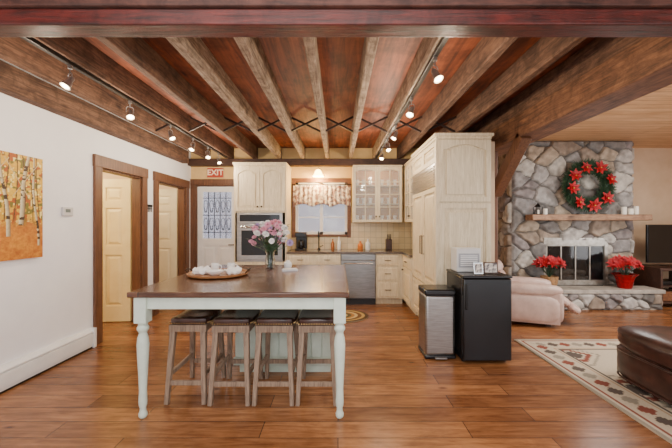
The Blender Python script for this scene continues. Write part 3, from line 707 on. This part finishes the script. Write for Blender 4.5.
# ------------------------------------------------------------ trash can, mini fridge + top items
e=T('trash_can','slim stainless steel step trash can with black lid','trash can',(1.06,3.58,0))
G().box(.905,1.22,3.42,3.72,.03,.66).obj('can_body',M_steel,e,bev=.03,seg=4)
G().box(.90,1.225,3.415,3.725,0,.04).obj('can_base',M_black,e,bev=.012)
G().box(.90,1.225,3.415,3.725,.655,.72).obj('lid',M_black,e,bev=.018,seg=3)
G().box(1.0,1.12,3.375,3.42,.012,.028).obj('pedal',M_steel,e,bev=.003)
e=T('mini_fridge','black compact refrigerator beside the cabinet','refrigerator',(1.49,3.57,0))
G().box(1.25,1.73,3.345,3.80,.02,.86).obj('fridge_body',M_black,e,bev=.01)
G().box(1.25,1.73,3.28,3.34,.035,.855).obj('fridge_door',M_black,e,bev=.014,seg=3)
G().box(1.245,1.735,3.275,3.80,.86,.885).obj('fridge_top',M_black,e,bev=.006)
G().box(1.26,1.285,3.26,3.28,.55,.80).obj('door_handle',M_blackm,e,bev=.004)
for x in(1.28,1.70):
    for y in(3.38,3.76): G().lathe([(.018,0),(.018,.025),(0,.025)],(x,y,0),12).obj('foot',M_black,e)
e=T('countertop_appliance','silver box shaped countertop appliance on the black refrigerator','appliance',(1.40,3.62,.885))
G().box(-.13,.13,-.09,.10,0,.255).obj('appliance_body',M_purif,e,local=True,bev=.012)
G().box(-.11,.11,-.094,-.089,.05,.2).obj('front_panel',mat('grey_panel',C(160,160,164),rough=.3),e,local=True)
g=G()
for k in range(6): g.box(-.09,.09,-.098,-.094,.07+k*.02,.078+k*.02)
g.obj('vent_slats',M_white,e,local=True)
for k,(x,y,r,w_,h_) in enumerate([(1.44,3.38,.1,.1,.12),(1.58,3.41,-.15,.14,.12)]):
    e=T('picture_frame','small standing photo frame on the black refrigerator','picture frame',(x,y,.885),r)
    Mx=Matrix.Rotation(-.15,4,'X')
    G(Mx).box(-w_/2,w_/2,-.006,.006,.002,h_).obj('frame',[M_chrome,M_dwood][k],e,local=True,bev=.002)
    G(Mx).box(-w_/2+.012,w_/2-.012,-.009,-.006,.014,h_-.012).obj('photo',mat('photo_print%d'%k,C(226,214,200),C(90,80,84),rough=.3,scale=25,lo=.4,hi=.6),e,local=True)
    G().box(-.02,.02,.01,.04,0,.006).obj('stand',M_blackm,e,local=True)

# ------------------------------------------------------------ rugs
nu,nv=330,320; rx0,rx1,ry0,ry1=2.12,4.75,1.55,3.98
x,y=np.meshgrid(np.linspace(0,rx1-rx0,nu),np.linspace(0,ry1-ry0,nv)); Wd,Hd=rx1-rx0,ry1-ry0
q=lambda a,s:np.floor(a/s+1e-6)*s
cb=lin(212,198,174); cm=lin(142,76,60); cg=lin(158,148,132); ck=lin(96,84,76); cr=lin(190,158,124)
col=np.tile(cb,(nv,nu,1)).astype(float)
ed=np.minimum(np.minimum(x,Wd-x),np.minimum(y,Hd-y))
def blk(cx,cy,px_,py_,st,levels):
    dx=np.abs(((x-cx)%px_)-px_/2); dy=np.abs(((y-cy)%py_)-py_/2); d=q(dx,st)+q(dy,st)
    for r_,c_ in levels: col[d<r_]=c_
blk(.0,.1,.76,.74,.03,[(.26,cg),(.23,cb),(.17,cm),(.12,cb),(.08,ck)])
blk(.38,.47,.76,.74,.03,[(.10,cr),(.04,cm)])
bz=ed<.34; col[bz]=cb
al=np.where(np.minimum(x,Wd-x)<np.minimum(y,Hd-y),y,x)
t1=np.floor(al/.14).astype(int)%3; band=(ed>.10)&(ed<.26); a2=np.abs((al%.14)-.07); stp=q(np.abs(ed-.18),.02)
mm=band&(q(a2,.02)+stp<.055); pc=np.array([cm,cg,ck]); col[mm]=pc[t1[mm]]
col[(ed<.34)&(ed>.315)]=ck; col[(ed<.30)&(ed>.285)]=cr; col[(ed<.075)&(ed>.05)]=cm; col[(ed<.03)]=cg
P=np.stack([rx0+x,ry0+y,np.full_like(x,.012)+.001*rng.rand(nv,nu)],-1)
e=T('area_rug','beige southwestern patterned wool rug with stepped diamonds','rug',(3.4,2.8,0))
gridmesh('woven_pile',[(P,col,None)],M_rug,e); G().box(rx0,rx1,ry0,ry1,0,.011).obj('rug_backing',mat('rug_back',C(180,165,140),rough=.9),e)
n1,n2=90,40; t,r=np.meshgrid(np.linspace(0,2*np.pi,n1),np.linspace(0,1,n2))
P=np.stack([.0+.46*r*np.cos(t),5.02+.36*r*np.sin(t),.012+.003*np.abs(np.sin(r*40))],-1)
ring=(np.floor(r*9)).astype(int); pal=np.array([lin(196,168,110),lin(120,84,44),lin(206,184,130),lin(90,84,60),lin(170,120,60),lin(210,190,140),lin(110,74,40),lin(190,160,100),lin(84,60,36),lin(84,60,36)])
e=T('braided_rug','oval braided rug in gold and brown on the kitchen floor','rug',(0,5.02,0))
gridmesh('braided_coil',[(P,pal[ring],None)],M_rug,e)
G(Matrix.Translation((0,5.02,0))@Matrix.Diagonal((1,.78,1,1))).lathe([(.46,0),(.46,.011),(0,.011)],(0,0,0),48).obj('rug_backing',MATS['rug_back'],e)

# ------------------------------------------------------------ fireplace
def stonepanel(O,U,V,N,w,h,seed,hole=None,res=.0145,cell=(.34,.24)):
    nu=max(2,int(w/res)+1);nv=max(2,int(h/res)+1); U=np.array(U);V=np.array(V);N=np.array(N);O=np.array(O)
    a,b=np.meshgrid(np.linspace(0,w,nu),np.linspace(0,h,nv)); r=np.random.RandomState(seed)
    sx,sy=np.meshgrid(np.arange(-1,int(w/cell[0])+2),np.arange(-1,int(h/cell[1])+2)); n=sx.size
    px=(sx.ravel()+.5+.47*(r.rand(n)*2-1)+.5*(sy.ravel()%2))*cell[0]; py=(sy.ravel()+.5+.47*(r.rand(n)*2-1))*cell[1]
    wa=a+(vnoise(a,b,seed+1,14)-.5)*.03; wb=b+(vnoise(a,b,seed+2,14)-.5)*.03
    sc=.85+.35*r.rand(n)
    dx=wa[...,None]-px; dy=wb[...,None]-py
    d=(np.abs(dx)**1.7+np.abs(dy*1.15)**1.7)**(1/1.7)*sc
    idx=np.argsort(d,-1)[...,:2]; d1=np.take_along_axis(d,idx[...,:1],-1)[...,0]; d2=np.take_along_axis(d,idx[...,1:2],-1)[...,0]
    e_=d2-d1; s=np.clip((e_-.010)/.028,0,1); s=s*s*(3-2*s)
    i0=idx[...,0]
    hs=(.035+.035*r.rand(n))[i0]; tx=((r.rand(n)-.5)*.18)[i0]; ty=((r.rand(n)-.5)*.22)[i0]
    ddx=wa-px[i0]; ddy=wb-py[i0]
    hgt=s*(hs+ddx*tx+ddy*ty+(vnoise(a,b,seed+3,18)-.5)*.02)
    bd=np.minimum(np.minimum(a,w-a),np.minimum(b,h-b)); hgt=hgt*np.clip(bd/.03,.0,1)
    pal=np.array([lin(160,156,152),lin(186,181,174),lin(130,126,122),lin(174,158,138),lin(146,142,140),lin(196,190,180),lin(152,136,120),lin(108,104,100),lin(138,130,128)])
    cc=pal[r.randint(0,len(pal),n)][i0]*(.6+.7*vnoise(a,b,seed+4,16))[...,None]
    mort=np.array(lin(98,91,84)); k=np.clip((e_-.008)/.014,0,1)[...,None]; cc=cc*k+mort*(1-k)
    P=O+a[...,None]*U+b[...,None]*V+hgt[...,None]*N
    mask=None
    if hole:
        ca=(a[:-1,:-1]+a[1:,1:])/2; cb_=(b[:-1,:-1]+b[1:,1:])/2; mask=~((ca>hole[0])&(ca<hole[1])&(cb_>hole[2])&(cb_<hole[3]))
    return (P,cc,mask)
FX0,FX1,FYF=3.05,5.17,5.80; HZ=.32; HX0,HX1,HYF=3.02,5.28,5.38
OX0,OX1,OZ1=3.62,4.66,1.12
e=T('fireplace','floor to ceiling grey fieldstone fireplace','fireplace',(4.11,6.0,0))
pn=[stonepanel((FX0,FYF,HZ),(1,0,0),(0,0,1),(0,-1,0),FX1-FX0,CZ-HZ,11,hole=(OX0-FX0,OX1-FX0,.0,OZ1-HZ)),
    stonepanel((FX0,YB-.01,0),(0,-1,0),(0,0,1),(-1,0,0),YB-.01-FYF,CZ,21),
    stonepanel((FX1,FYF,HZ),(0,1,0),(0,0,1),(1,0,0),YB-.01-FYF,CZ-HZ,31)]
gridmesh('stone_chimney',pn,M_stone,e)
G().box(OX0-.06,OX0,FYF+.002,6.2,HZ,OZ1+.06).box(OX1,OX1+.06,FYF+.002,6.2,HZ,OZ1+.06).box(OX0,OX1,FYF+.002,6.2,OZ1,OZ1+.06).box(OX0-.06,OX1+.06,6.2,6.26,HZ,OZ1+.06).box(OX0,OX1,FYF+.002,6.2,0,HZ+.01).obj('firebox',M_dark,e,smooth=False)
fy=FYF-.06
G().box(OX0-.04,OX0+.02,fy,fy+.06,HZ+.02,OZ1+.04).box(OX1-.02,OX1+.04,fy,fy+.06,HZ+.02,OZ1+.04).box(OX0+.02,OX1-.02,fy,fy+.06,OZ1-.09,OZ1+.04).box(OX0+.02,OX1-.02,fy,fy+.06,HZ+.02,HZ+.09).obj('fireplace_surround',M_pewter,e,bev=.004)
wd=(OX1-OX0-.04)/4
for k in range(4):
    xa=OX0+.02+k*wd; za,zb=HZ+.09,OZ1-.09
    o=G().box(xa,xa+.010,fy+.01,fy+.035,za,zb).box(xa+wd-.010,xa+wd,fy+.01,fy+.035,za,zb).box(xa,xa+wd,fy+.01,fy+.035,za,za+.015).box(xa,xa+wd,fy+.01,fy+.035,zb-.015,zb).obj('glass_door',M_pewter,e)
    G().box(xa+.010,xa+wd-.010,fy+.02,fy+.025,za+.015,zb-.015).obj('door_glass',M_smoke,o)
g=G()
for k,(z,yy,xx) in enumerate([(.42,5.95,0),(.42,6.07,.02),(.52,6.0,-.02)]): g.tube([(3.85+xx,yy,z),(4.2,yy+.02,z+.01),(4.5+xx,yy,z)],[.05,.055,.045],12)
g.obj('fire_logs',mat('birch_log',C(240,230,212),C(130,106,86),rough=.9,scale=14),e)
g=G()
for k in range(8): x=3.8+k*.11; g.tube([(x,5.9,.33),(x,5.9,.37),(x,6.12,.37)],.008,6)
g.tube([(3.78,5.9,.37),(4.6,5.9,.37)],.01,6); g.obj('fire_grate',M_blackm,e)
e=T('stone_hearth','raised fieldstone hearth with a pale stone slab','hearth',(4.15,5.6,0))
HF=FYF-.075
pn=[stonepanel((HX0,HYF,0),(1,0,0),(0,0,1),(0,-1,0),HX1-HX0,HZ-.05,41,cell=(.26,.15)),
    stonepanel((HX0,HF,0),(0,-1,0),(0,0,1),(-1,0,0),HF-HYF,HZ-.05,42,cell=(.24,.14)),
    stonepanel((HX1,HYF,0),(0,1,0),(0,0,1),(1,0,0),HF-HYF,HZ-.05,43,cell=(.24,.14))]
gridmesh('hearth_stonework',pn,M_stone,e)
G().box(HX0-.03,HX1+.03,HYF-.04,HF,HZ-.055,HZ+.012).obj('hearth_slab',mat('slab_stone',C(182,174,162),C(138,130,122),rough=.8,scale=8,bump=.4),e,bev=.012)
mt=G().box(3.24,5.24,5.49,5.722,1.46,1.56).obj('mantel_shelf',M_mantel,bev=.012); origin(mt,(4.24,5.7,1.46)); tag(mt,'weathered pale timber mantel shelf on the stone chimney','mantel')
def poin(g,c,N_,r,rr,m=None):
    N_=Vector(N_).normalized(); U_=N_.orthogonal().normalized(); V_=N_.cross(U_); c=Vector(c)
    for L_,(n_,k,t) in enumerate([(7,1,.15),(6,.72,.4),(4,.45,.75)]):
        for i in range(n_):
            a=6.283*(i+.3*rr.random())/n_+L_*.5; d=(U_*math.cos(a)+V_*math.sin(a)); s_=(V_*math.cos(a)-U_*math.sin(a)); d2=d*math.cos(t)+N_*math.sin(t)
            R_=r*k*rr.uniform(.85,1.1)
            g._add([c+N_*.004*L_,c+d2*R_*.45+s_*R_*.26+N_*.004,c+d2*R_,c+d2*R_*.45-s_*R_*.26+N_*.004,c+d2*R_*.5-N_*.006],[(0,1,4),(1,2,4),(2,3,4),(3,0,4)])
rr=random.Random(9)
wc=Vector((4.25,5.63,2.05)); wr=.325
e=T('christmas_wreath','round evergreen wreath decorated with red poinsettia flowers','wreath',(wc.x,FYF-.04,wc.z-wr-.08))
g=G()
ringp=[wc+Vector((wr*math.cos(a),0.0,wr*math.sin(a))) for a in [k*6.2832/36 for k in range(37)]]
g.tube(ringp,.06,8)
for k in range(2400):
    a=rr.random()*6.283; b_=rr.random()*6.283; p=wc+Vector((wr*math.cos(a),0,wr*math.sin(a))); rad=Vector((math.cos(a),0,math.sin(a)))
    d=(rad*math.cos(b_)+Vector((0,-1,0))*abs(math.sin(b_))*.7+Vector((-math.sin(a),0,math.cos(a)))*rr.uniform(-.8,.8)).normalized(); s_=d.cross(Vector((.3,1,.2))).normalized()*.010
    q0=p+d*.03; L_=rr.uniform(.09,.15); g._add([q0-s_,q0+s_,q0+d*L_],[(0,1,2)])
g.obj('evergreen_ring',M_dgreen,e)
for k,a in enumerate([.3,1.1,1.85,2.6,3.3,4.1,4.85,5.6]):
    g=G(); rad=wr*rr.uniform(.95,1.08); p=wc+Vector((rad*math.cos(a),-.10,rad*math.sin(a))); poin(g,p,(rr.uniform(-.3,.3),-1,rr.uniform(-.2,.3)),rr.uniform(.115,.135),rr)
    o=g.obj('poinsettia_flower',M_red,e,smooth=False)
    G().sph(p+Vector((0,-.02,0)),.010,8,5).obj('flower_centre',M_yel,o)
def potted(x,y,z,label,potm,sc,kind):
    e=T('potted_poinsettia',label,'potted plant',(x,y,z)); rr=random.Random(int(x*10))
    if kind=='foil':
        gg=G(); seg=40; prof=[(.075,0),(.085,.02),(.1,.12),(.115,.165),(.15,.2),(.14,.2),(.1,.16),(0,.15)]
        gg.lathe(prof,(0,0,0),seg)
        for v_ in gg.bm.verts:
            a=math.atan2(v_.co.y,v_.co.x); k=1+.07*math.sin(a*10)*(v_.co.z/.2); v_.co.x*=k*sc; v_.co.y*=k*sc; v_.co.z*=sc
        gg.obj('foil_pot',potm,e,local=True)
    else:
        G().lathe([(.08*sc,0),(.1*sc,.08*sc),(.11*sc,.16*sc),(.1*sc,.165*sc),(.09*sc,.14*sc),(0,.14*sc)],(0,0,0),24).obj('basket_pot',potm,e,local=True)
    g=G(); g2=G()
    for k in range(20):
        a=k*2.4; r_=.165*sc*math.sqrt((k+.5)/20); p=Vector((r_*math.cos(a),r_*math.sin(a)*.8,(.38-.9*r_*r_/.1*.14)*sc+rr.uniform(-.03,.03)))
        g2.tube([(0,0,.15*sc),p*.6+Vector((0,0,.06)),p],.004,5)
        for j in range(4):
            b_=rr.random()*6.283; d=Vector((math.cos(b_),math.sin(b_)*.7,-.2))*.10*sc; s_=Vector((-math.sin(b_),math.cos(b_),0))*.03*sc; q0=p-Vector((0,0,.03))
            g2._add([q0,q0+d*.5+s_,q0+d,q0+d*.5-s_],[(0,1,2,3)])
        gf=G(); poin(gf,p,(p.x*3.0,p.y*3.0-.55,.45),.09*sc,rr)
        gf.obj('poinsettia_flower',M_red,e,local=True,smooth=False)
    g2.obj('foliage',M_dgreen,e,local=True)
potted(3.52,5.50,HZ+.013,'red poinsettia in a woven basket on the stone hearth',mat('wicker',C(190,150,104),C(120,84,52),rough=.8,scale=60,bump=.5),1.2,'basket')
potted(4.78,5.50,HZ+.013,'red poinsettia in crinkled red foil on the stone hearth',M_foil,1.2,'foil')
def candle(x,y,z,r,h,lab='white pillar candle on the mantel'):
    e=T('pillar_candle',lab,'candle',(x,y,z),group='mantel candles')
    G().lathe([(r,0),(r,h),(r*.85,h),(r*.7,h-.01),(0,h-.012)],(0,0,0),20).obj('wax',M_wax,e,local=True)
    G().tube([(0,0,h-.012),(.002,0,h+.012)],.002,5).obj('wick',M_dark,e,local=True)
candle(4.86,5.61,1.56,.04,.13); candle(4.97,5.60,1.56,.04,.1); candle(5.07,5.61,1.56,.035,.14); candle(3.52,5.61,1.56,.035,.1,'short white pillar candle at the end of the mantel')
e=T('lantern','small dark metal lantern on the mantel','lantern',(3.4,5.61,1.56))
G().box(-.05,.05,-.05,.05,0,.01).box(-.05,-.042,-.05,-.042,.01,.13).box(.042,.05,-.05,-.042,.01,.13).box(-.05,-.042,.042,.05,.01,.13).box(.042,.05,.042,.05,.01,.13).lathe([(.07,.13),(.03,.17),(.01,.19),(0,.2)],(0,0,0),4).obj('lantern_frame',M_blackm,e,local=True)
G().lathe([(.02,.01),(.02,.08),(0,.08)],(0,0,0),12).obj('candle',M_wax,e,local=True)

# ------------------------------------------------------------ tv + stand
e=T('tv_stand','dark wooden television stand with open shelves','tv stand',(6.0,5.75,0))
G().box(5.38,6.75,5.5,6.05,.62,.66).box(5.4,6.73,5.52,6.03,.34,.365).box(5.4,6.73,5.52,6.03,.06,.09).box(5.38,5.42,5.5,6.05,0,.62).box(6.71,6.75,5.5,6.05,0,.62).box(6.04,6.08,5.52,6.03,.09,.62).obj('stand_frame',M_dwood,e,bev=.004)
e=T('television','flat black television on the dark stand','television',(5.9,5.8,.66))
G().box(5.42,6.5,5.78,5.82,.72,1.39).obj('tv_body',M_black,e,bev=.006)
G().box(5.435,6.485,5.776,5.781,.735,1.375).obj('tv_screen',M_dglass,e)
G().box(5.75,6.2,5.7,5.9,.66,.672).box(5.93,6.0,5.79,5.83,.67,.74).obj('tv_foot',M_black,e,bev=.003)
for k,(x,z,w_,h_,m) in enumerate([(5.5,.366,.36,.06,M_blackm),(5.5,.091,.34,.16,mat('wicker2',C(150,96,60),C(90,54,32),rough=.8,scale=50))]):
    o=G().box(0,w_,0,.3,0,h_).obj(['media_player','storage_basket'][k],m,bev=.008); o.location=(x,5.6,z); tag(o,['black media player on the stand shelf','brown woven basket on the lower stand shelf'][k],['media player','basket'][k])

# ------------------------------------------------------------ ivory recliner
e=T('recliner_armchair','pinkish ivory leather recliner armchair near the stone hearth','armchair',(2.69,4.88,0),math.radians(70))
G().box(-.30,.30,-.42,.34,.05,.30).obj('chair_base',M_leatherW,e,local=True,bev=.03,seg=4)
G().pillow((0,-.12,.38),(.215,.38,.10),5,wob=.02).obj('seat_cushion',M_leatherW,e,local=True)
g=G(Matrix.Translation((0,.27,.34))@Matrix.Rotation(-.28,4,'X')); g.pillow((0,.0,.10),(.26,.12,.13),3.4,wob=.05).pillow((0,-.02,.28),(.27,.14,.10),3,wob=.05).pillow((0,-.02,.43),(.26,.14,.09),2.8,wob=.05); g.obj('backrest',M_leatherW,e,local=True)
for s_ in(-1,1): G().box(s_*.30-.08,s_*.30+.08,-.42,.34,.05,.46).pillow((s_*.30,-.06,.50),(.115,.40,.075),3.2,32,14,wob=.04).pillow((s_*.385,-.05,.25),(.03,.36,.18),4).pillow((s_*.30,-.42,.28),(.085,.05,.20),3.4).obj('armrest',M_leatherW,e,local=True,bev=.025,seg=3)
G(Matrix.Translation((0,-.50,.31))@Matrix.Rotation(-.9,4,'X')).pillow((0,-.03,.0),(.215,.055,.10),3,wob=.03).pillow((0,-.03,-.16),(.215,.055,.09),3,wob=.03).obj('footrest',M_leatherW,e,local=True)
for sx in(-.26,.26):
    for sy in(-.30,.28): G().box(sx-.03,sx+.03,sy-.03,sy+.03,0,.06).obj('foot',M_dwood,e,local=True)

# ------------------------------------------------------------ brown leather ottoman
e=T('leather_ottoman','bulky dark brown leather ottoman standing on the rug','ottoman',(3.10,2.48,.0135))
w_,d_=.64,.54
G().pillow((0,0,.185),(w_,d_,.165),8,40,20,wob=.01).obj('ottoman_body',M_leather,e,local=True)
G().pillow((-.32,0,.385),(.345,.565,.115),3.6,40,20,wob=.04).obj('seat_cushion',M_leather,e,local=True)
G().pillow((.32,0,.385),(.345,.565,.115),3.6,40,20,wob=.04).obj('seat_cushion',M_leather,e,local=True)
g=G()
for z_ in (.285,.06):
    pts=[(w_*1.0*math.copysign(abs(math.cos(a))**.28,math.cos(a)),d_*1.0*math.copysign(abs(math.sin(a))**.28,math.sin(a)),z_) for a in [k*6.2832/64 for k in range(65)]]
    g.tube(pts,.009,6)
g.obj('piping',M_leather,e,local=True)
for sx in(-1,1):
    for sy in(-1,1): G().lathe([(.03,0),(.035,.03),(0,.03)],(sx*(w_-.12),sy*(d_-.12),0),14).obj('leg',M_dwood,e,local=True)

# ------------------------------------------------------------ lights, world, camera
w=bpy.data.worlds.new('world'); scene.world=w; w.use_nodes=True
bg=w.node_tree.nodes['Background']; bg.inputs[0].default_value=(.93,.96,1,1); bg.inputs[1].default_value=2.6
lamp('AREA',(-.3,.2,2.78),80,(1,.98,.96),2.0,(0,0,0))  # added overhead fill near the camera, no fixture here
lamp('AREA',(4.3,3.2,2.8),105,(1,.93,.84),1.6,(0,0,0))  # added fill over the living area, not a fitted lamp
lamp('AREA',(6.9,2.4,1.5),75,(.95,.97,1),2.2,(0,H,0),sy=1.3)  # added area light imitating daylight from the unseen side window
lamp('POINT',(-.3,.6,1.5),42,(1,.98,.96),.3)  # added camera-side fill, like a flash, no visible source
lamp('POINT',(-.5,4.6,1.75),20,(1,.90,.78),.25)  # fixtureless fill added to brighten the kitchen and its ceiling
lamp('POINT',(3.4,4.2,1.6),20,(1,.94,.88),.25)  # added fill point on the living side, no real lamp there
lamp('POINT',(-3.7,4.0,2.2),50,(1,.80,.45),.12)
lamp('POINT',(-3.7,5.6,2.2),26,(1,.84,.56),.12)
cam=bpy.data.cameras.new('camera'); co=bpy.data.objects.new('camera',cam); LINK(co)
co.location=(0,0,1.4); co.rotation_euler=(H,0,0); cam.sensor_width=36; cam.lens=330/672*36; cam.shift_x=-2/672; cam.clip_start=.05
scene.camera=co
